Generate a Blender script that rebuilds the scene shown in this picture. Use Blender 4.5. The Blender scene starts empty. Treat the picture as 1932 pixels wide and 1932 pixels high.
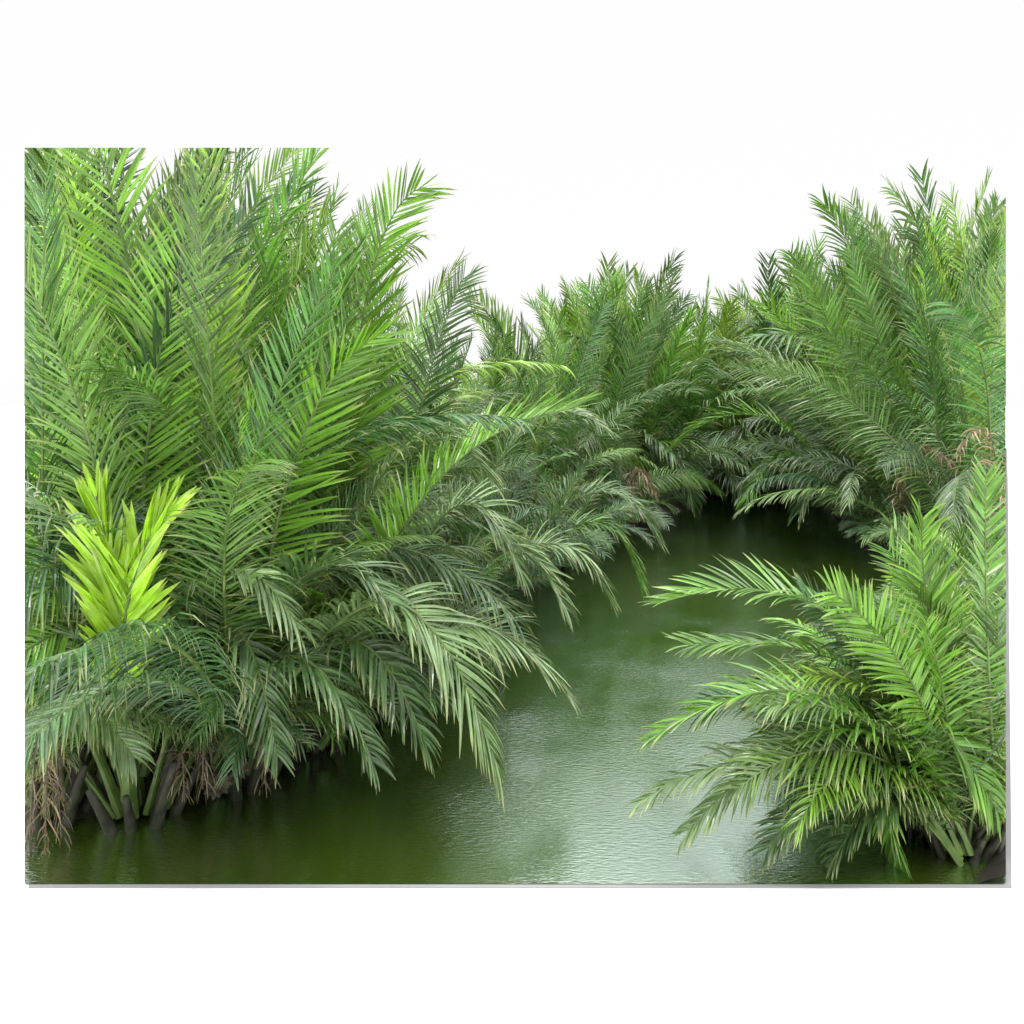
import bpy, bmesh, math, random
import numpy as np
from mathutils import Vector, Matrix, noise

random.seed(33)
scene = bpy.context.scene
scene.view_settings.view_transform = 'Standard'
scene.view_settings.look = 'None'
scene.view_settings.exposure = 0
COL = scene.collection
F = 1600.0; CH = 3.5; HY = 760.0

def wp(px, py, d):
    return np.array([(px-960)/F*d, d, CH+(HY-py)/F*d])
def base_xy(px, py):
    d = CH*F/(py-HY)
    return (px-960)/F*d, d

# ------------------------------------------------------------------ materials
def newmat(name):
    m = bpy.data.materials.new(name); m.use_nodes = True
    nt = m.node_tree
    for n in list(nt.nodes): nt.nodes.remove(n)
    out = nt.nodes.new('ShaderNodeOutputMaterial')
    return m, nt, out

def leaf_material():
    m, nt, out = newmat('palm_leaf')
    N = nt.nodes.new; L = nt.links.new
    oi = N('ShaderNodeObjectInfo')
    at = N('ShaderNodeAttribute'); at.attribute_name = 'leafdata'
    sep = N('ShaderNodeSeparateColor'); L(at.outputs['Color'], sep.inputs[0])
    mr = N('ShaderNodeMapRange'); mr.inputs['To Min'].default_value = 0.55; mr.inputs['To Max'].default_value = 1.45
    L(sep.outputs[0], mr.inputs['Value'])
    mul = N('ShaderNodeVectorMath'); mul.operation = 'SCALE'
    L(oi.outputs['Color'], mul.inputs[0]); L(mr.outputs[0], mul.inputs['Scale'])
    tip = N('ShaderNodeMath'); tip.operation = 'MULTIPLY_ADD'
    L(sep.outputs[0], tip.inputs[0]); tip.inputs[1].default_value = 0.3
    L(sep.outputs[1], tip.inputs[2])
    tr = N('ShaderNodeMapRange'); tr.inputs['From Min'].default_value = 0.92; tr.inputs['From Max'].default_value = 1.22
    tr.inputs['To Max'].default_value = 0.75
    L(tip.outputs[0], tr.inputs['Value'])
    mix = N('ShaderNodeMix'); mix.data_type = 'RGBA'
    L(tr.outputs[0], mix.inputs['Factor']); L(mul.outputs[0], mix.inputs['A'])
    mix.inputs['B'].default_value = (0.33, 0.31, 0.14, 1)
    tc = N('ShaderNodeTexCoord'); nz = N('ShaderNodeTexNoise'); nz.inputs['Scale'].default_value = 9
    L(tc.outputs['Object'], nz.inputs['Vector'])
    nr = N('ShaderNodeMapRange'); nr.inputs['To Min'].default_value = 0.6; nr.inputs['To Max'].default_value = 1.4
    L(nz.outputs['Fac'], nr.inputs['Value'])
    m2 = N('ShaderNodeVectorMath'); m2.operation = 'SCALE'
    L(mix.outputs['Result'], m2.inputs[0]); L(nr.outputs[0], m2.inputs['Scale'])
    p = N('ShaderNodeBsdfPrincipled'); p.inputs['Roughness'].default_value = 0.26
    p.inputs['IOR'].default_value = 1.56
    L(m2.outputs[0], p.inputs['Base Color'])
    tl = N('ShaderNodeBsdfTranslucent')
    m3 = N('ShaderNodeVectorMath'); m3.operation = 'MULTIPLY'
    L(m2.outputs[0], m3.inputs[0]); m3.inputs[1].default_value = (1.4, 1.3, 0.6)
    L(m3.outputs[0], tl.inputs['Color'])
    ms = N('ShaderNodeMixShader'); ms.inputs[0].default_value = 0.16
    L(p.outputs[0], ms.inputs[1]); L(tl.outputs[0], ms.inputs[2])
    L(ms.outputs[0], out.inputs[0])
    return m

def simple_noise_mat(name, c1, c2, scale=8, rough=0.8, bump=0.3):
    m, nt, out = newmat(name)
    N = nt.nodes.new; L = nt.links.new
    tc = N('ShaderNodeTexCoord'); nz = N('ShaderNodeTexNoise'); nz.inputs['Scale'].default_value = scale
    nz.inputs['Detail'].default_value = 6
    L(tc.outputs['Object'], nz.inputs['Vector'])
    cr = N('ShaderNodeValToRGB'); cr.color_ramp.elements[0].position = 0.35; cr.color_ramp.elements[1].position = 0.65
    cr.color_ramp.elements[0].color = (*c1, 1); cr.color_ramp.elements[1].color = (*c2, 1)
    L(nz.outputs['Fac'], cr.inputs[0])
    p = N('ShaderNodeBsdfPrincipled'); p.inputs['Roughness'].default_value = rough
    L(cr.outputs[0], p.inputs['Base Color'])
    if bump > 0:
        b = N('ShaderNodeBump'); b.inputs['Strength'].default_value = bump; b.inputs['Distance'].default_value = 0.03
        L(nz.outputs['Fac'], b.inputs['Height']); L(b.outputs[0], p.inputs['Normal'])
    L(p.outputs[0], out.inputs[0])
    return m

LEAF = leaf_material()
RACH = simple_noise_mat('leaf_stalk', (0.05, 0.10, 0.015), (0.12, 0.18, 0.04), 6, 0.45, 0.1)
DEADR = simple_noise_mat('dry_stalk', (0.06, 0.05, 0.03), (0.13, 0.10, 0.06), 6, 0.8, 0.3)
STUB = simple_noise_mat('petiole_base_skin', (0.008, 0.010, 0.005), (0.045, 0.042, 0.022), 9, 0.7, 0.6)
MUD = simple_noise_mat('mud', (0.008, 0.007, 0.004), (0.022, 0.018, 0.010), 3, 0.7, 0.6)
FRUIT = simple_noise_mat('fruit_husk', (0.02, 0.016, 0.010), (0.10, 0.08, 0.05), 14, 0.8, 0.6)
WHITE = simple_noise_mat('white_surface', (0.94, 0.94, 0.94), (0.96, 0.96, 0.96), 1, 0.9, 0.0)
SHADOW_GREY = simple_noise_mat('shadow_grey', (0.24, 0.24, 0.24), (0.26, 0.26, 0.26), 3, 0.9, 0.0)  # drop-shadow tone put into the slab's colour

def water_material():
    m, nt, out = newmat('creek_water')
    N = nt.nodes.new; L = nt.links.new
    tc = N('ShaderNodeTexCoord')
    mp = N('ShaderNodeMapping'); mp.inputs['Scale'].default_value = (0.9, 2.8, 1)
    mp.inputs['Rotation'].default_value = (0, 0, .2)
    L(tc.outputs['Object'], mp.inputs['Vector'])
    n1 = N('ShaderNodeTexNoise'); n1.inputs['Scale'].default_value = 14; n1.inputs['Detail'].default_value = 4
    n1.inputs['Distortion'].default_value = 0.5
    L(mp.outputs[0], n1.inputs['Vector'])
    n2 = N('ShaderNodeTexNoise'); n2.inputs['Scale'].default_value = 0.5; n2.inputs['Detail'].default_value = 3
    L(tc.outputs['Object'], n2.inputs['Vector'])
    st = N('ShaderNodeMapRange'); st.inputs['From Min'].default_value = 0.36; st.inputs['From Max'].default_value = 0.66
    st.inputs['To Min'].default_value = 0.07; st.inputs['To Max'].default_value = 0.26
    L(n2.outputs['Fac'], st.inputs['Value'])
    b = N('ShaderNodeBump'); b.inputs['Distance'].default_value = 0.03
    L(st.outputs[0], b.inputs['Strength']); L(n1.outputs['Fac'], b.inputs['Height'])
    d = N('ShaderNodeBsdfDiffuse'); d.inputs['Color'].default_value = (0.034, 0.054, 0.004, 1)
    g = N('ShaderNodeBsdfGlossy'); g.inputs['Color'].default_value = (0.76, 0.93, 0.84, 1); g.inputs['Roughness'].default_value = 0.03
    L(b.outputs[0], g.inputs['Normal'])
    fr = N('ShaderNodeFresnel'); fr.inputs['IOR'].default_value = 1.45
    L(b.outputs[0], fr.inputs['Normal'])
    ad = N('ShaderNodeMath'); ad.operation = 'ADD'; ad.inputs[1].default_value = 0.45; ad.use_clamp = True
    L(fr.outputs[0], ad.inputs[0])
    ms = N('ShaderNodeMixShader'); L(ad.outputs[0], ms.inputs[0]); L(d.outputs[0], ms.inputs[1]); L(g.outputs[0], ms.inputs[2])
    L(ms.outputs[0], out.inputs[0])
    return m
WATER = water_material()

# ------------------------------------------------------------------ frond geometry
def nrm(a):
    return a/np.maximum(np.linalg.norm(a, axis=-1, keepdims=True), 1e-9)

def frond_mesh(name, P, rng, nl=58, leaf_len=1.0, W=0.06, vup=0.3, droop=0.6, roll0=0., roll1=0.,
               a0=1.18, a1=0.55, bare=0.2, r0=0.038, r1=0.005, dead=False, ragged=0.0, sside=None):
    K = len(P)
    T = nrm(np.gradient(P, axis=0))
    seg = np.concatenate([[0], np.cumsum(np.linalg.norm(np.diff(P, axis=0), axis=1))]); seg /= seg[-1]
    h = P[-1]-P[0]; h = h.copy(); h[2] = 0
    if np.linalg.norm(h) < 0.05: h = np.array([1., 0, 0])
    S0 = np.cross(h, [0, 0, 1.]) if sside is None else np.array(sside, float)
    S0 = nrm(S0[None])[0]
    S = nrm(S0[None]-T*(T@S0)[:, None])
    Nn = np.cross(S, T)
    rl = roll0+roll1*seg
    c, s_ = np.cos(rl)[:, None], np.sin(rl)[:, None]
    S, Nn = c*S+s_*Nn, c*Nn-s_*S
    n = nl
    u = (np.arange(n)+0.5)/n
    verts = []; data = []; faces = []; off = 0
    M = 6
    tt = np.linspace(0, 1, M)
    wprof = np.array([0.55, 0.95, 1.0, 0.92, 0.65, 0.05])
    ph = rng.uniform(0, 6.28, 4)
    jn = 4.0 if dead else 1.0
    for side in (-1, 1):
        uu = np.clip(u+rng.normal(0, 0.003, n), 0, 1)
        s = bare+(1-bare)*uu
        def itp(A): return np.stack([np.interp(s, seg, A[:, k]) for k in range(3)], 1)
        p0 = itp(P); t = nrm(itp(T)); sd = nrm(itp(S)); nn = nrm(itp(Nn))
        ln = leaf_len*(0.6+0.4*np.sin(np.clip(uu/0.35, 0, 1)*math.pi/2))*np.where(uu > 0.55, 1-0.5*((uu-0.55)/0.45)**1.6, 1)
        ln *= rng.uniform(0.9, 1.06, n)
        if ragged > 0: ln *= np.where(rng.random(n) < ragged, rng.uniform(0.3, 0.7, n), 1)
        al = a0+(a1-a0)*uu**1.1+rng.normal(0, 0.07*jn, n)+0.10*np.sin(uu*9+ph[0]+side)
        be = vup+rng.normal(0, 0.11*jn, n)+0.25*np.sin(uu*7+ph[1]+side)
        d0 = np.cos(al)[:, None]*t+np.sin(al)[:, None]*(side*np.cos(be)[:, None]*sd+np.sin(be)[:, None]*nn)
        dr = droop*rng.uniform(0.6, 1.4, n)*(1+.4*np.sin(uu*8+ph[2]+side))
        wob = rng.normal(0, 0.09*jn, (n, 3))
        pts = np.zeros((n, M, 3)); pts[:, 0] = p0
        dirs = np.zeros((n, M, 3))
        for k in range(M):
            g = np.array([0, 0, -1.])
            d = d0+(dr*tt[k]**1.7)[:, None]*g+wob*tt[k]
            dirs[:, k] = nrm(d)
            if k: pts[:, k] = pts[:, k-1]+(dirs[:, k]+dirs[:, k-1])*0.5*(ln/(M-1))[:, None]
        B = t[:, None, :]-dirs*np.sum(dirs*t[:, None, :], -1, keepdims=True)
        B = nrm(B)
        Q = np.cross(dirs, B)
        tw = rng.normal(0.0, 0.25*jn, n)[:, None]+rng.normal(0, 0.3*jn, n)[:, None]*tt[None]
        B2 = np.cos(tw)[..., None]*B+np.sin(tw)[..., None]*Q
        Q2 = np.cross(dirs, B2)
        w = (W*0.5*wprof[None, :]*rng.uniform(0.85, 1.15, n)[:, None]*(0.6+0.4*ln/leaf_len)[:, None])[..., None]
        e1 = pts+B2*w; e2 = pts-B2*w
        sgn = np.sign(np.sum(Q2*nn[:, None, :], -1, keepdims=True)+1e-6)
        mid = pts-Q2*sgn*w*0.4
        V = np.stack([e1, mid, e2], 2).reshape(-1, 3)
        verts.append(V)
        rn = rng.random(n)
        D = np.zeros((n, M, 3, 4)); D[..., 0] = rn[:, None, None]; D[..., 1] = tt[None, :, None]; D[..., 2] = uu[:, None, None]; D[..., 3] = 1
        data.append(D.reshape(-1, 4))
        base = off+np.arange(n)[:, None, None]*(M*3)+np.arange(M-1)[None, :, None]*3+np.arange(2)[None, None, :]
        f = np.stack([base, base+1, base+4, base+3], -1).reshape(-1, 4)
        faces.append(f); off += n*M*3
    nleaf = sum(len(f) for f in faces)
    R = 6
    ang = np.arange(R)/R*2*math.pi
    rad = (r1+(r0-r1)*(1-seg)**1.3+0.6*r0*np.clip(1-seg/0.08, 0, 1))[:, None, None]
    ring = P[:, None, :]+rad*(np.cos(ang)[None, :, None]*S[:, None, :]+np.sin(ang)[None, :, None]*0.8*Nn[:, None, :])
    verts.append(ring.reshape(-1, 3))
    D = np.ones((K*R, 4))*0.5; data.append(D)
    i = np.arange(K-1)[:, None]; j = np.arange(R)[None]
    a = off+i*R+j; b = off+i*R+(j+1) % R
    faces.append(np.stack([a, b, b+R, a+R], -1).reshape(-1, 4))
    V = np.concatenate(verts); Fc = np.concatenate(faces); Dt = np.concatenate(data)
    me = bpy.data.meshes.new(name)
    me.from_pydata(V.tolist(), [], Fc.tolist())
    mi = np.zeros(len(Fc), dtype=np.int32); mi[nleaf:] = 1
    me.polygons.foreach_set('material_index', mi)
    at = me.color_attributes.new('leafdata', 'FLOAT_COLOR', 'POINT')
    at.data.foreach_set('color', Dt.astype(np.float32).ravel())
    me.materials.append(LEAF); me.materials.append(DEADR if dead else RACH)
    me.update()
    return me

def arc(L, e0, bend, pw=1.6, side=0.0, K=26):
    s = np.linspace(0, 1, K)
    e = np.radians(e0-bend*s**pw); a = side*s**1.5
    d = np.stack([np.cos(e)*np.cos(a), np.cos(e)*np.sin(a), np.sin(e)], 1)
    P = np.zeros((K, 3)); P[1:] = np.cumsum((d[1:]+d[:-1])*0.5*L/(K-1), 0)
    return P

TPL = {}
def build_templates():
    rng = np.random.default_rng(3)
    def add(cls, cnt, fn):
        TPL[cls] = [fn(i) for i in range(cnt)]
    U = rng.uniform
    for pre, k, kw, kn in (('', .68, .64, 1.5), ('far_', .90, 1.12, 1.05)):
        add(pre+'erect', 9, lambda i: frond_mesh('frond_mesh', arc(6.5, U(74, 87), U(12, 42), 1.8, U(-.7, .7)), rng, nl=int(60*kn), leaf_len=1.05*k, W=0.046*kw, vup=U(.0, .6), droop=U(.1, .6), roll0=U(-1.6, 1.6), roll1=U(-1.1, 1.1), a0=1.1, a1=.45, bare=.15))
        add(pre+'mid', 9, lambda i: frond_mesh('frond_mesh', arc(6.2, U(66, 80), U(50, 95), 1.6, U(-.8, .8)), rng, nl=int(58*kn), leaf_len=1.1*k, W=0.046*kw, vup=U(.0, .4), droop=U(.4, 1.2), roll0=U(-1., 1.), roll1=U(-.9, .9), ragged=.03))
        add(pre+'arch', 9, lambda i: frond_mesh('frond_mesh', arc(5.3, U(60, 74), U(85, 125), 1.4, U(-.8, .8)), rng, nl=int(56*kn), leaf_len=1.1*k, W=0.046*kw, vup=U(.0, .3), droop=U(.9, 2.0), roll0=U(-.6, .6), roll1=U(-.5, .5), ragged=.05))
        add(pre+'low', 4, lambda i: frond_mesh('frond_mesh', arc(3.9, U(45, 60), U(80, 105), 1.3, U(-.4, .4)), rng, nl=int(46*kn), leaf_len=.95*k, W=0.046*kw, vup=U(0, .3), droop=U(1.0, 1.9), roll0=U(-.4, .4), roll1=U(-.5, .5), ragged=.08))
    add('s_erect', 6, lambda i: frond_mesh('frond_mesh', arc(3.1, U(72, 84), U(20, 50), 1.6, U(-.5, .5)), rng, nl=58, leaf_len=.60, W=0.025, vup=U(.1, .5), droop=U(.1, .5), roll0=U(-1.2, 1.2), roll1=U(-.7, .7), r0=.024, bare=.14))
    add('s_arch', 10, lambda i: frond_mesh('frond_mesh', arc(3.0, U(50, 72), U(70, 110), 1.4, U(-.6, .6)), rng, nl=58, leaf_len=.62, W=0.025, vup=U(.05, .35), droop=U(.6, 1.7), roll0=U(-.8, .8), roll1=U(-.6, .6), r0=.024, bare=.14))
build_templates()

# side faces of the planted block
A = np.array([0, 0, CH])
def pl(n): n = np.array(n, float); return n/np.linalg.norm(n)
SL, SR, ST, SB = (960-46)/F, (1886-960)/F, (HY-277)/F, (1657-HY)/F
PLANES = [pl([-1, -SL, 0]), pl([1, -SR, 0]), pl([0, -ST, 1]), pl([0, -SB, -1])]
YF = CH/SB; YB = 70

def trimmed(me, M):
    n = len(me.vertices); co = np.empty(n*3, np.float32); me.vertices.foreach_get('co', co)
    co = co.reshape(-1, 3)@np.array(M.to_3x3()).T+np.array(M.translation)
    cross = []
    for k, nv in enumerate(PLANES):
        dd = (co-A)@nv
        if dd.min() > 0: return None
        if dd.max() > 0: cross.append(nv)
    if not cross: return me
    m2 = me.copy(); bm = bmesh.new(); bm.from_mesh(m2)
    Mi = M.inverted()
    for nv in cross:
        co_l = Mi@Vector(A); no_l = (M.to_3x3().transposed()@Vector(nv)).normalized()
        bmesh.ops.bisect_plane(bm, geom=bm.verts[:]+bm.edges[:]+bm.faces[:], plane_co=co_l, plane_no=no_l, clear_outer=True)
    if len(bm.faces) == 0:
        bm.free(); bpy.data.meshes.remove(m2); return None
    bm.to_mesh(m2); bm.free(); return m2

# ------------------------------------------------------------------ palms
def tube(bm, p, d, L, ra, rb, seg=8, bow=0.0):
    d = Vector(d).normalized(); x = d.orthogonal().normalized(); y = d.cross(x)
    rings = []
    K = 5
    for k in range(K):
        t = k/(K-1); c = Vector(p)+d*L*t+Vector((d.x, d.y, 0))*bow*t*t
        r = ra+(rb-ra)*t
        rings.append([bm.verts.new(c+(x*math.cos(2*math.pi*j/seg)+y*math.sin(2*math.pi*j/seg))*r) for j in range(seg)])
    for k in range(K-1):
        for j in range(seg):
            bm.faces.new([rings[k][j], rings[k][(j+1) % seg], rings[k+1][(j+1) % seg], rings[k+1][j]])
    bm.faces.new(rings[-1])

def base_mesh(seed, sc):
    r = random.Random(seed); bm = bmesh.new()
    for i in range(11):
        a = i*2.399; q = 0.06+0.2*math.sqrt(i/11)
        L = r.uniform(.3, .9)*sc; lean = .1+.4*math.sqrt(i/11)
        tube(bm, (math.cos(a)*q*sc, math.sin(a)*q*sc, -.15), (math.cos(a)*lean, math.sin(a)*lean, 1), L, .062*sc, .028*sc, bow=.05)
    me = bpy.data.meshes.new('base_mesh'); bm.to_mesh(me); bm.free()
    me.materials.append(STUB)
    for p in me.polygons: p.use_smooth = True
    return me
BASES = [base_mesh(i, 1.0) for i in range(4)]

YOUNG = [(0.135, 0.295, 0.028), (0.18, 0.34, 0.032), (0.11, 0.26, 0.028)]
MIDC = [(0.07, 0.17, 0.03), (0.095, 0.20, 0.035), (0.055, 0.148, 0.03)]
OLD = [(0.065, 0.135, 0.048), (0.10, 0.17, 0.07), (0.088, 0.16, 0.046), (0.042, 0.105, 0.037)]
PALMS = []
def jit(c):
    k = random.uniform(.62, 1.28)
    return (c[0]*k*random.uniform(.85, 1.15), c[1]*k, c[2]*k*random.uniform(.8, 1.2), 1)

def add_frond(palm, me, M, color, name='frond', label=None):
    m = trimmed(me, M)
    if m is None: return None
    o = bpy.data.objects.new(name, m); COL.objects.link(o)
    o.parent = palm
    o.matrix_basis = Matrix.Translation(-Vector(palm.location))@M
    o.color = color
    if label: o['label'] = label
    return o

def palm(x, y, H, nf, kind='tall', label=None, group='nipa palms crowding the creek banks', z=0.05, avoid=None, mix=(.3, .62, .88), pre='', pal=None, young=.4, smin=.62):
    """avoid=(azimuth, halfwidth[, also erect]): spreading fronds are turned away from that side"""
    e = bpy.data.objects.new('nipa_palm', None); COL.objects.link(e)
    e.location = (x, y, z); e.empty_display_size = .3
    e['label'] = label or 'tall green nipa palm rooted in the muddy creek bank'
    e['category'] = 'palm'; e['group'] = group
    PALMS.append(e); az0 = random.uniform(0, 6.28)
    b = bpy.data.objects.new('petiole_base', random.choice(BASES))
    bs = (H/6.2)**.5
    M = Matrix.Translation((x, y, z))@Matrix.Rotation(az0, 4, 'Z')@Matrix.Diagonal((bs, bs, bs, 1))
    m = trimmed(b.data, M)
    if m:
        b.data = m; COL.objects.link(b); b.parent = e; b.matrix_basis = Matrix.Translation(-Vector(e.location))@M
    for i in range(nf):
        u = (i+.5)/nf
        az = az0+i*2.39996+random.uniform(-.25, .25)
        if kind == 'tall':
            cls = pre+('erect' if u < mix[0] else 'mid' if u < mix[1] else 'arch' if u < mix[2] else 'low')
            sc = H/6.2*random.uniform(.8 if 'erect' in cls else smin, 1.04)
        else:
            cls = 's_erect' if u < .3 else 's_arch'
            sc = H/3.0*random.uniform(.8, 1.08)
        for av in ([] if avoid is None else avoid if isinstance(avoid, list) else [avoid]):
            if 'erect' in cls and not (len(av) > 2): continue
            d = (az-av[0]+math.pi) % (2*math.pi)-math.pi
            if abs(d) < av[1]:
                az = av[0]+math.copysign(av[1]+random.uniform(0, .7), d)
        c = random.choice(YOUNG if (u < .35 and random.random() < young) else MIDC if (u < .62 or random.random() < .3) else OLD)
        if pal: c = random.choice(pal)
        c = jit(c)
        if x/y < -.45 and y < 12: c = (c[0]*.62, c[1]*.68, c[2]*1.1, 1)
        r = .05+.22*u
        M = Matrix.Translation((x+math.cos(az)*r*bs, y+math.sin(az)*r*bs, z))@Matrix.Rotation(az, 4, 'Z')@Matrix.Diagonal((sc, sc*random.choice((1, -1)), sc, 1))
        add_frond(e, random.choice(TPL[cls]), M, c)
    return e

SKX = [0, 360, 440, 520, 600, 680, 760, 860, 930, 1000, 1060, 1200, 1290, 1340, 1400, 1480, 1600, 1700, 1920]
SKY_ = [110, 170, 255, 330, 420, 500, 600, 590, 620, 580, 545, 515, 535, 590, 575, 500, 430, 385, 320]
def autoH(px, d): return CH+(HY-np.interp(px, SKX, SKY_))/F*d
FRONT = -math.pi/2

left_rows = [
 ([(90, 1535), (262, 1535), (450, 1470), (590, 1400)], 19, (.22, .5, 1.0), (-1.3, 1.35)),
 ([(75, 1430), (190, 1410), (330, 1385), (480, 1360), (600, 1310), (690, 1270)], 20, (.22, .5, .97), (-1.0, 1.1)),
 ([(60, 1300), (150, 1280), (240, 1265), (340, 1260), (450, 1250), (560, 1230), (660, 1210), (760, 1180), (830, 1140)], 18, (.3, .6, 1), (-.4, .6)),
 ([(90, 1160), (170, 1155), (260, 1150), (400, 1140), (550, 1130), (670, 1110), (780, 1100), (890, 1080), (980, 1050)], 16, (.3, .6, 1), (-.4, .4)),
 ([(600, 1050), (800, 1040), (930, 1020), (1040, 1020), (1110, 1000)], 15, (.35, .7, 1), (-.4, .3)),
]
for ri, (row, nf, mix, av) in enumerate(left_rows):
    for k, (px, py) in enumerate(row):
        x, d = base_xy(px, py)
        a = [av]
        if px > 400 and ri <= 2: a = [(-.3, 1.1, 1)]
        palm(x, d, autoH(px, d)*random.uniform(.88, 1.02), nf, mix=mix, avoid=a, smin=.5 if ri <= 1 else .6,
             label='tall nipa palm with arching fronds drooping over green water' if ri == 0 else None)
edge = [(60, 1500, 1160), (180, 1490, 1140), (300, 1475, 1090), (390, 1460, 1060), (480, 1440, 1030), (580, 1405, 1030), (660, 1360, 1010), (730, 1310, 980), (790, 1255, 950),
        (850, 1200, 920), (920, 1150, 880), (990, 1100, 870), (1060, 1060, 870), (1120, 1025, 860), (1185, 990, 850)]
for (px, py, top) in edge:
    x, d = base_xy(px, py); H = CH-(top-HY)/F*d
    palm(x, d, H, 18, kind='small', label='low nipa palm with drooping fronds at the water edge', avoid=(-1.4, .9) if py > 1430 else (-.4, .5) if py > 1180 else None, pal=OLD+MIDC+OLD)
far = [(1200, 975, 0), (1060, 970, 0), (1130, 955, 0), (1000, 930, 0), (1090, 920, 0), (1170, 915, 0), (1240, 912, 0),
       (1290, 938, 1), (1350, 930, 1), (1415, 926, 1), (1480, 928, 1), (1550, 935, 1),
       (1320, 902, 1), (1380, 900, 1), (1440, 900, 1), (1500, 902, 1), (1350, 884, 1), (1470, 884, 1)]
for (px, py, k) in far:
    x, d = base_xy(px, py)
    palm(x, d, autoH(px, d)*random.uniform(.95, 1.05), 19, mix=(.3, .55, .78) if k else (.4, .7, .95), pre='far_', young=.85, smin=.75, label='distant nipa palm in the dense thicket closing the creek')
right = [(1640, 1010), (1700, 1035), (1770, 1055), (1845, 1080), (1790, 1005), (1870, 1020), (1710, 985),
         (1600, 965), (1770, 955), (1850, 960), (1680, 935), (1600, 912), (1760, 910), (1850, 905), (1660, 965), (1730, 960), (1820, 985)]
for (px, py) in right:
    x, d = base_xy(px, py)
    palm(x, d, autoH(px, d)*random.uniform(.86, 1.02), 18, mix=(.32, .65, .95), pre='' if py > 980 else 'far_', avoid=(math.pi*1.1, .4), young=.6 if px < 1780 else .15, smin=.7)
for (px, py, top) in [(1640, 1000, 880), (1670, 1040, 900), (1730, 1060, 900), (1580, 960, 860), (1800, 1090, 900)]:
    x, d = base_xy(px, py); H = CH-(top-HY)/F*d
    palm(x, d, H, 14, kind='small', label='low nipa palm with drooping fronds at the water edge', pal=OLD+MIDC)
nearr = [(1800, 1600, 1060), (1868, 1570, 1020), (1850, 1480, 1000), (1780, 1450, 1090), (1870, 1400, 980), (1825, 1330, 1010), (1865, 1250, 960), (1760, 1560, 1170),
         (1740, 1380, 1110), (1840, 1550, 1120), (1690, 1450, 1190), (1720, 1530, 1230), (1850, 1590, 1200), (1780, 1590, 1250), (1700, 1560, 1300)]
for (px, py, top) in nearr:
    x, d = base_xy(px, py); H = CH-(top-HY)/F*d
    palm(x, d, H, 20, kind='small', label='low bright green nipa palm leaning out over the water', avoid=(FRONT, 1.1 if py > 1520 else .7), pal=YOUNG+MIDC+MIDC+OLD)

# individually shaped fronds
hr = np.random.default_rng(11)
def hero(pa, pm, pb, col, name='frond', label=None, **kw):
    A_, M_, B_ = wp(*pa), wp(*pm), wp(*pb)
    C = 2*M_-(A_+B_)/2
    t = np.linspace(0, 1, 26)[:, None]
    P = (1-t)**2*A_+2*t*(1-t)*C+t*t*B_
    e = min(PALMS, key=lambda q: (q.location.x-A_[0])**2+(q.location.y-A_[1])**2)
    me = frond_mesh('frond_mesh', P, hr, **kw)
    add_frond(e, me, Matrix.Identity(4), (*col, 1), name, label)
Y1 = (0.135, 0.30, 0.028); Y2 = (0.23, 0.43, 0.03); Y3 = (0.10, 0.235, 0.028); B1 = (0.08, 0.15, 0.052); B2 = (0.15, 0.235, 0.095)
big = dict(nl=80, leaf_len=.70, W=.031)
FS = [1, 0.15, 0]
hero((190, 1500, 7.4), (170, 900, 7.2), (85, 480, 7.1), Y1, vup=.2, droop=.2, sside=FS, **big)
hero((260, 1500, 7.4), (275, 850, 7.3), (365, 400, 7.4), Y1, vup=.2, droop=.2, sside=FS, **big)
hero((130, 1450, 8.3), (120, 800, 8.2), (150, 370, 8.3), Y2, vup=.2, droop=.1, sside=FS, **big)
hero((330, 1450, 8.4), (380, 850, 8.2), (435, 520, 8.2), Y2, vup=.3, droop=.1, sside=FS, nl=66, leaf_len=.5, W=.03)
hero((470, 1450, 7.8), (540, 900, 7.6), (715, 625, 7.4), Y1, vup=.4, droop=.1, sside=[1, .2, .3], **big)
hero((640, 1300, 9.6), (680, 600, 9.5), (800, 350, 9.3), Y1, vup=.3, droop=.1, sside=[1, .1, .2], nl=84, leaf_len=.78, W=.04)
hero((600, 1300, 9.4), (600, 800, 9.3), (630, 430, 9.3), Y3, vup=.3, droop=.1, sside=FS, **big)
hero((620, 1380, 8.4), (790, 940, 8.3), (1080, 765, 8.3), Y1, vup=.6, droop=.3, **big)
hero((480, 1400, 7.6), (720, 1130, 7.2), (930, 1435, 6.9), B2, vup=.2, droop=1.0, **big)
hero((600, 1400, 8.4), (840, 1180, 8.2), (1050, 1285, 8.0), B2, vup=.2, droop=.8, **big)
hero((450, 1420, 7.7), (560, 1090, 7.3), (730, 1130, 7.0), B1, vup=.3, droop=.8, **big)
hero((400, 1440, 7.5), (540, 1230, 7.2), (700, 1430, 6.9), B1, vup=.3, droop=1.2, nl=54, leaf_len=.55, W=.032)
hero((520, 1400, 7.9), (650, 1200, 7.5), (800, 1400, 7.2), B1, vup=.3, droop=1.2, nl=54, leaf_len=.55, W=.032)
hero((330, 1450, 7.5), (430, 1180, 7.2), (520, 1420, 6.9), B1, vup=.3, droop=1.2, nl=54, leaf_len=.5, W=.032)
hero((270, 1450, 7.4), (400, 1090, 7.1), (560, 1180, 6.9), B2, vup=.3, droop=1.0, nl=56, leaf_len=.6, W=.034)
YV = (0.32, 0.56, 0.03)
hero((240, 1500, 7.1), (232, 1180, 6.6), (315, 950, 6.5), YV, vup=.4, droop=.0, sside=FS, nl=30, leaf_len=.6, W=.055, a0=.7, a1=.2, bare=.4)
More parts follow.
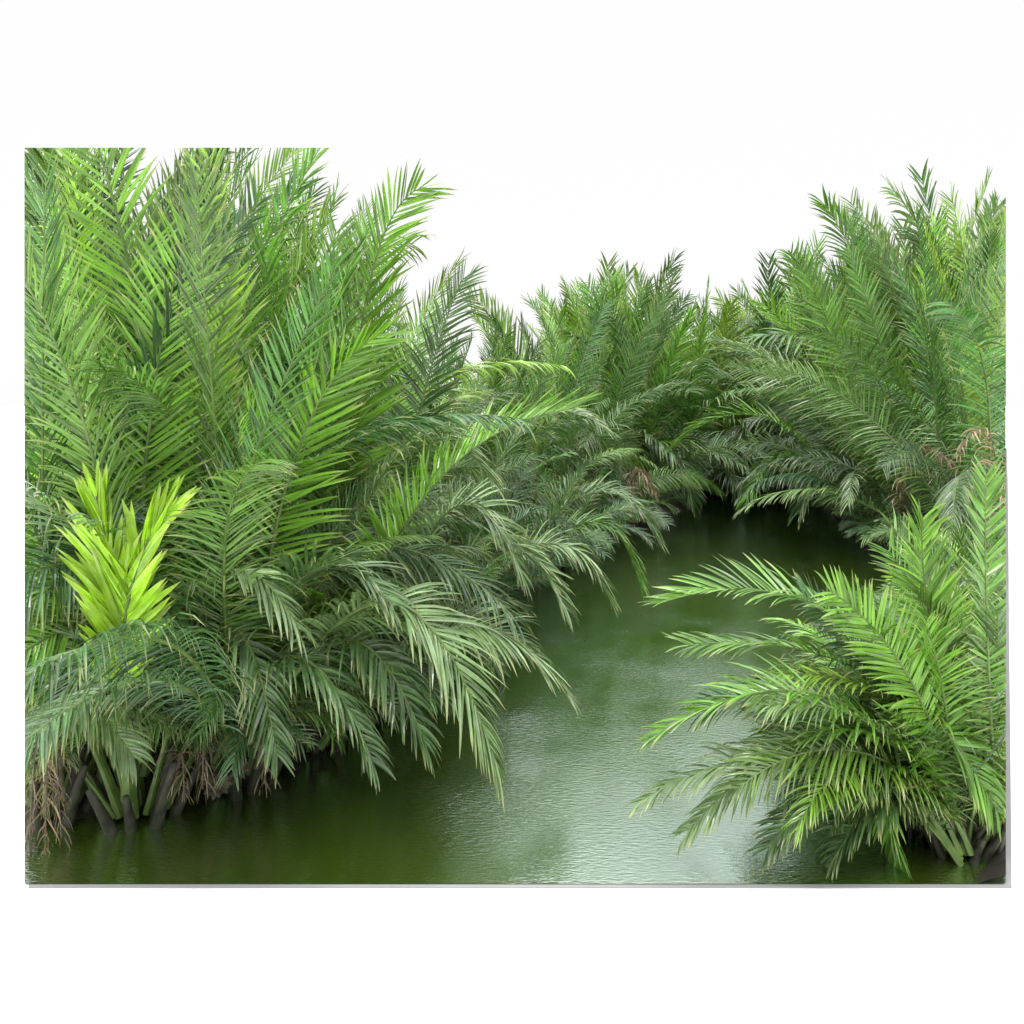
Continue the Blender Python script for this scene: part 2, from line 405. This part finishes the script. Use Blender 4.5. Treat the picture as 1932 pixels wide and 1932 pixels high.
hero((240, 1500, 7.1), (222, 1180, 6.6), (180, 930, 6.5), YV, vup=.4, droop=.0, sside=FS, nl=30, leaf_len=.6, W=.055, a0=.7, a1=.2, bare=.4)
hero((90, 1530, 7.2), (130, 1330, 6.9), (250, 1420, 6.7), B2, vup=.2, droop=1.4, nl=38, leaf_len=.45, W=.034)
hero((700, 1200, 11), (790, 760, 10.8), (870, 520, 10.7), B1, vup=.4, droop=.3, sside=[1, .2, .2], **big)
hero((720, 1300, 9.8), (840, 960, 9.7), (980, 1080, 9.6), B2, vup=.3, droop=.9, **big)
hero((740, 1270, 10.4), (900, 1020, 10.3), (1060, 1140, 10.2), B2, vup=.3, droop=.9, **big)
hero((560, 1330, 9.0), (740, 860, 8.8), (920, 900, 8.7), B2, vup=.3, droop=.9, **big)
hero((820, 1180, 12.5), (960, 830, 12.3), (1130, 800, 12.3), B2, vup=.3, droop=.7, **big)
hero((910, 1140, 14), (1090, 930, 13.8), (1235, 1010, 13.6), B1, vup=.3, droop=.8, **big)
hero((920, 1130, 14.5), (1100, 980, 14.2), (1200, 1100, 14), Y3, vup=.3, droop=.9, **big)
hero((860, 1180, 12.5), (1020, 1020, 12.3), (1140, 1120, 12.2), B2, vup=.3, droop=.9, **big)
lg = dict(nl=76, leaf_len=1.05, W=.05)
hero((1640, 1010, 22), (1450, 790, 22), (1260, 840, 22), Y3, vup=.3, droop=.5, **lg)
hero((1640, 1000, 22), (1480, 700, 22), (1290, 690, 22), B2, vup=.3, droop=.8, **lg)
hero((1640, 1010, 23), (1500, 860, 22.5), (1400, 935, 22), Y3, vup=.3, droop=1.0, **lg)
hero((1640, 1010, 22), (1570, 860, 21.5), (1500, 960, 21), B1, vup=.3, droop=1.0, **lg)
hero((1190, 990, 25), (1240, 850, 24.5), (1300, 940, 24), B1, vup=.3, droop=1.0, **lg)
hero((1680, 1030, 20), (1590, 700, 20), (1490, 480, 20), Y3, vup=.3, droop=.3, sside=FS, **lg)
sm = dict(nl=62, W=.026, r0=.022)
hero((1860, 1560, 6.7), (1590, 1170, 6.7), (1240, 1130, 6.8), Y3, vup=.4, droop=.4, leaf_len=.52, **sm)
hero((1850, 1500, 6.9), (1620, 1260, 6.9), (1290, 1210, 7.0), Y3, vup=.3, droop=.5, leaf_len=.5, **sm)
hero((1800, 1600, 6.5), (1560, 1310, 6.45), (1225, 1385, 6.4), Y3, vup=.3, droop=.6, leaf_len=.5, **sm)
hero((1800, 1610, 6.5), (1530, 1425, 6.45), (1205, 1500, 6.4), B2, vup=.3, droop=.8, leaf_len=.45, **sm)
hero((1820, 1600, 6.5), (1640, 1380, 6.45), (1400, 1450, 6.4), Y3, vup=.3, droop=.8, leaf_len=.45, **sm)
hero((1800, 1620, 6.5), (1610, 1470, 6.45), (1440, 1590, 6.4), B1, vup=.3, droop=.8, leaf_len=.42, **sm)
hero((1800, 1620, 6.5), (1560, 1400, 6.45), (1290, 1560, 6.4), B2, vup=.3, droop=.8, leaf_len=.42, **sm)
hero((1800, 1620, 6.5), (1680, 1490, 6.45), (1560, 1620, 6.42), B1, vup=.3, droop=.8, leaf_len=.38, **sm)
hero((1810, 1600, 6.6), (1665, 1430, 6.45), (1690, 1630, 6.42), Y3, vup=.2, droop=.7, leaf_len=.38, **sm)
hero((1820, 1600, 6.6), (1760, 1370, 6.45), (1870, 1520, 6.4), Y3, vup=.3, droop=1.0, leaf_len=.42, **sm)
hero((1870, 1560, 6.6), (1850, 1150, 6.5), (1850, 890, 6.5), Y3, vup=.3, droop=.1, leaf_len=.4, sside=FS, **sm)
hero((1800, 1600, 6.6), (1720, 1300, 6.5), (1560, 1110, 6.5), Y1, vup=.3, droop=.3, leaf_len=.48, sside=FS, **sm)
hero((1840, 1560, 6.8), (1750, 1200, 6.8), (1730, 970, 6.8), Y1, vup=.3, droop=.3, leaf_len=.48, sside=FS, **sm)
# withered fronds: ragged hanging strips
dd = dict(dead=True, vup=-.1, droop=3.5, ragged=.6, name='dry_frond', label='withered brown frond hanging limp over the water', r0=.015)
T1 = (0.11, 0.08, 0.04); T2 = (0.22, 0.165, 0.09)
for (a_, b_, c_, col, n_) in [((120, 1500, 7.0), (95, 1370, 6.8), (85, 1600, 6.65), T2, 44), ((90, 1510, 7.0), (70, 1400, 6.8), (55, 1590, 6.65), T1, 40),
                          ((110, 1500, 7.0), (100, 1340, 6.8), (115, 1570, 6.7), T1, 36),
                          ((400, 1450, 7.4), (385, 1370, 7.2), (380, 1480, 7.1), T1, 22), ((480, 1440, 7.5), (500, 1370, 7.3), (495, 1470, 7.2), T1, 22),
                          ((330, 1470, 7.3), (340, 1410, 7.1), (345, 1490, 7.0), T1, 20)]:
    hero(a_, b_, c_, col, nl=n_, leaf_len=.30, W=.012, **dd)
hero((1690, 1010, 19), (1710, 850, 18.5), (1800, 880, 18), T2, nl=70, leaf_len=.7, W=.035, **dd)
hero((1870, 1100, 14), (1860, 830, 13.5), (1790, 860, 13), T2, nl=44, leaf_len=.45, W=.025, **dd)
hero((1190, 990, 23), (1190, 880, 22.6), (1230, 930, 22.4), T2, nl=70, leaf_len=.6, W=.035, **dd)

# ------------------------------------------------------------------ fruit cluster
def fruit(px, py, d, r):
    bm = bmesh.new(); bmesh.ops.create_icosphere(bm, subdivisions=2, radius=r*.8)
    pts = [v.co.copy() for v in bm.verts]
    for p in pts[::2]:
        bmesh.ops.create_icosphere(bm, subdivisions=1, radius=r*.22, matrix=Matrix.Translation(p)@p.to_track_quat('Z', 'Y').to_matrix().to_4x4()@Matrix.Diagonal((.8, .8, 1.7, 1)))
    me = bpy.data.meshes.new('fruit_mesh'); bm.to_mesh(me); bm.free(); me.materials.append(FRUIT)
    o = bpy.data.objects.new('fruit_cluster', me); COL.objects.link(o)
    w = Vector(wp(px, py, d)); e = min(PALMS, key=lambda q: (q.location-w).length)
    o.parent = e; o.location = w-e.location
    o['label'] = 'round knobbly brown palm fruit cluster'
fruit(410, 1465, 7.3, .13); fruit(445, 1440, 7.5, .11)

# ------------------------------------------------------------------ setting
def strip_sheet(name, ys, xl, xr, zf, nu, mat):
    vs = []; fs = []
    for i, y in enumerate(ys):
        for j in range(nu+1):
            x = xl(y)+(xr(y)-xl(y))*j/nu
            vs.append((x, y, zf(x, y)))
    for i in range(len(ys)-1):
        for j in range(nu):
            a = i*(nu+1)+j; fs.append((a, a+1, a+nu+2, a+nu+1))
    me = bpy.data.meshes.new(name); me.from_pydata(vs, [], fs); me.materials.append(mat)
    for p in me.polygons: p.use_smooth = True
    o = bpy.data.objects.new(name, me); COL.objects.link(o); o['kind'] = 'structure'
    return o
ly = [6.2, 6.75, 7.27, 7.9, 8.6, 10.8, 13.3, 17.5, 22.4, 28, 34, 38]
lx = [-4.7, -4.3, -3.6, -2.7, -1.9, -1.4, -.8, .7, 2.9, 5.4, 8, 9.9]
ry = [6.2, 8.75, 12, 17.5, 20, 23.3, 28, 34, 38]
rx = [3.5, 4.6, 6.4, 8.0, 8.4, 9.3, 10.6, 12.5, 11.9]
def terr(x, y):
    if y > 34: s = 1.0
    else: s = max(np.interp(y, ly, lx)-x, x-np.interp(y, ry, rx))
    n = noise.noise(Vector((x*1.5, y*1.5, 0)))*.25+noise.noise(Vector((x*5, y*5, 3)))*.1
    return float(np.clip((s+n)*.35, -.3, .22))+(0.04*noise.noise(Vector((x*6, y*6, 9))))
ys = list(np.concatenate([np.arange(YF, 14, .12), np.arange(14, 38, .3), np.arange(38, YB, 2)]))
strip_sheet('mud_bank', ys, lambda y: -SL*y, lambda y: SR*y, terr, 150, MUD)
strip_sheet('water', [YF, 10, 20, 40], lambda y: -SL*y, lambda y: SR*y, lambda x, y: 0.0, 4, WATER)
bm = bmesh.new()  # added thin grey slab; its front and right rim imitates a drop shadow
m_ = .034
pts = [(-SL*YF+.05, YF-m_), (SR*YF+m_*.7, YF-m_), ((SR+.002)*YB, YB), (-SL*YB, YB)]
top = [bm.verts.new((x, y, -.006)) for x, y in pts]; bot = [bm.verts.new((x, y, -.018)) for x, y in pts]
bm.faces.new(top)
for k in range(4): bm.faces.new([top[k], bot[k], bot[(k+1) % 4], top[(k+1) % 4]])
me = bpy.data.meshes.new('shadow_slab'); bm.to_mesh(me); bm.free(); me.materials.append(SHADOW_GREY)
o = bpy.data.objects.new('shadow_slab', me); COL.objects.link(o); o['kind'] = 'structure'
strip_sheet('ground', [-300, 0, 300, 3000], lambda y: -2500, lambda y: 2500, lambda x, y: -.016, 4, WHITE)

# ------------------------------------------------------------------ light
w = bpy.data.worlds.new('World'); scene.world = w; w.use_nodes = True
nt = w.node_tree
bg = nt.nodes['Background']; bg.inputs['Strength'].default_value = 0.1
sky = nt.nodes.new('ShaderNodeTexSky'); sky.sky_type = 'NISHITA'; sky.sun_disc = False
SE, SAZ = math.radians(58), math.radians(215)
sky.sun_elevation = SE; sky.sun_rotation = SAZ
hs = nt.nodes.new('ShaderNodeHueSaturation'); hs.inputs['Saturation'].default_value = .2
nt.links.new(sky.outputs[0], hs.inputs['Color'])
geo = nt.nodes.new('ShaderNodeTexCoord'); sp = nt.nodes.new('ShaderNodeSeparateXYZ')
nt.links.new(geo.outputs['Generated'], sp.inputs[0])
mr = nt.nodes.new('ShaderNodeMapRange'); mr.inputs['From Min'].default_value = .5; mr.inputs['From Max'].default_value = 1
mr.inputs['To Min'].default_value = 10.1; mr.inputs['To Max'].default_value = 58
nt.links.new(sp.outputs['Z'], mr.inputs['Value'])
cm = nt.nodes.new('ShaderNodeCombineColor')
for i in range(3): nt.links.new(mr.outputs[0], cm.inputs[i])
mx = nt.nodes.new('ShaderNodeMix'); mx.data_type = 'RGBA'; mx.inputs['Factor'].default_value = .03
nt.links.new(cm.outputs[0], mx.inputs['A']); nt.links.new(hs.outputs[0], mx.inputs['B'])
nt.links.new(mx.outputs['Result'], bg.inputs['Color'])
sl = bpy.data.lights.new('sun', 'SUN'); sl.energy = 1.5; sl.angle = math.radians(10); sl.color = (1, .97, .92)
so = bpy.data.objects.new('sun', sl); COL.objects.link(so)
dirv = Vector((math.sin(SAZ)*math.cos(SE), math.cos(SAZ)*math.cos(SE), math.sin(SE)))
so.rotation_euler = dirv.to_track_quat('Z', 'Y').to_euler()

cam = bpy.data.cameras.new('camera'); co = bpy.data.objects.new('camera', cam); COL.objects.link(co)
co.location = (0, 0, CH); co.rotation_euler = (math.radians(90), 0, 0)
cam.lens = 36*F/1920; cam.sensor_width = 36; cam.shift_y = -(960-HY)/1920
cam.clip_end = 6000
scene.camera = co
print('palms', len(PALMS), 'objects', len(bpy.data.objects))
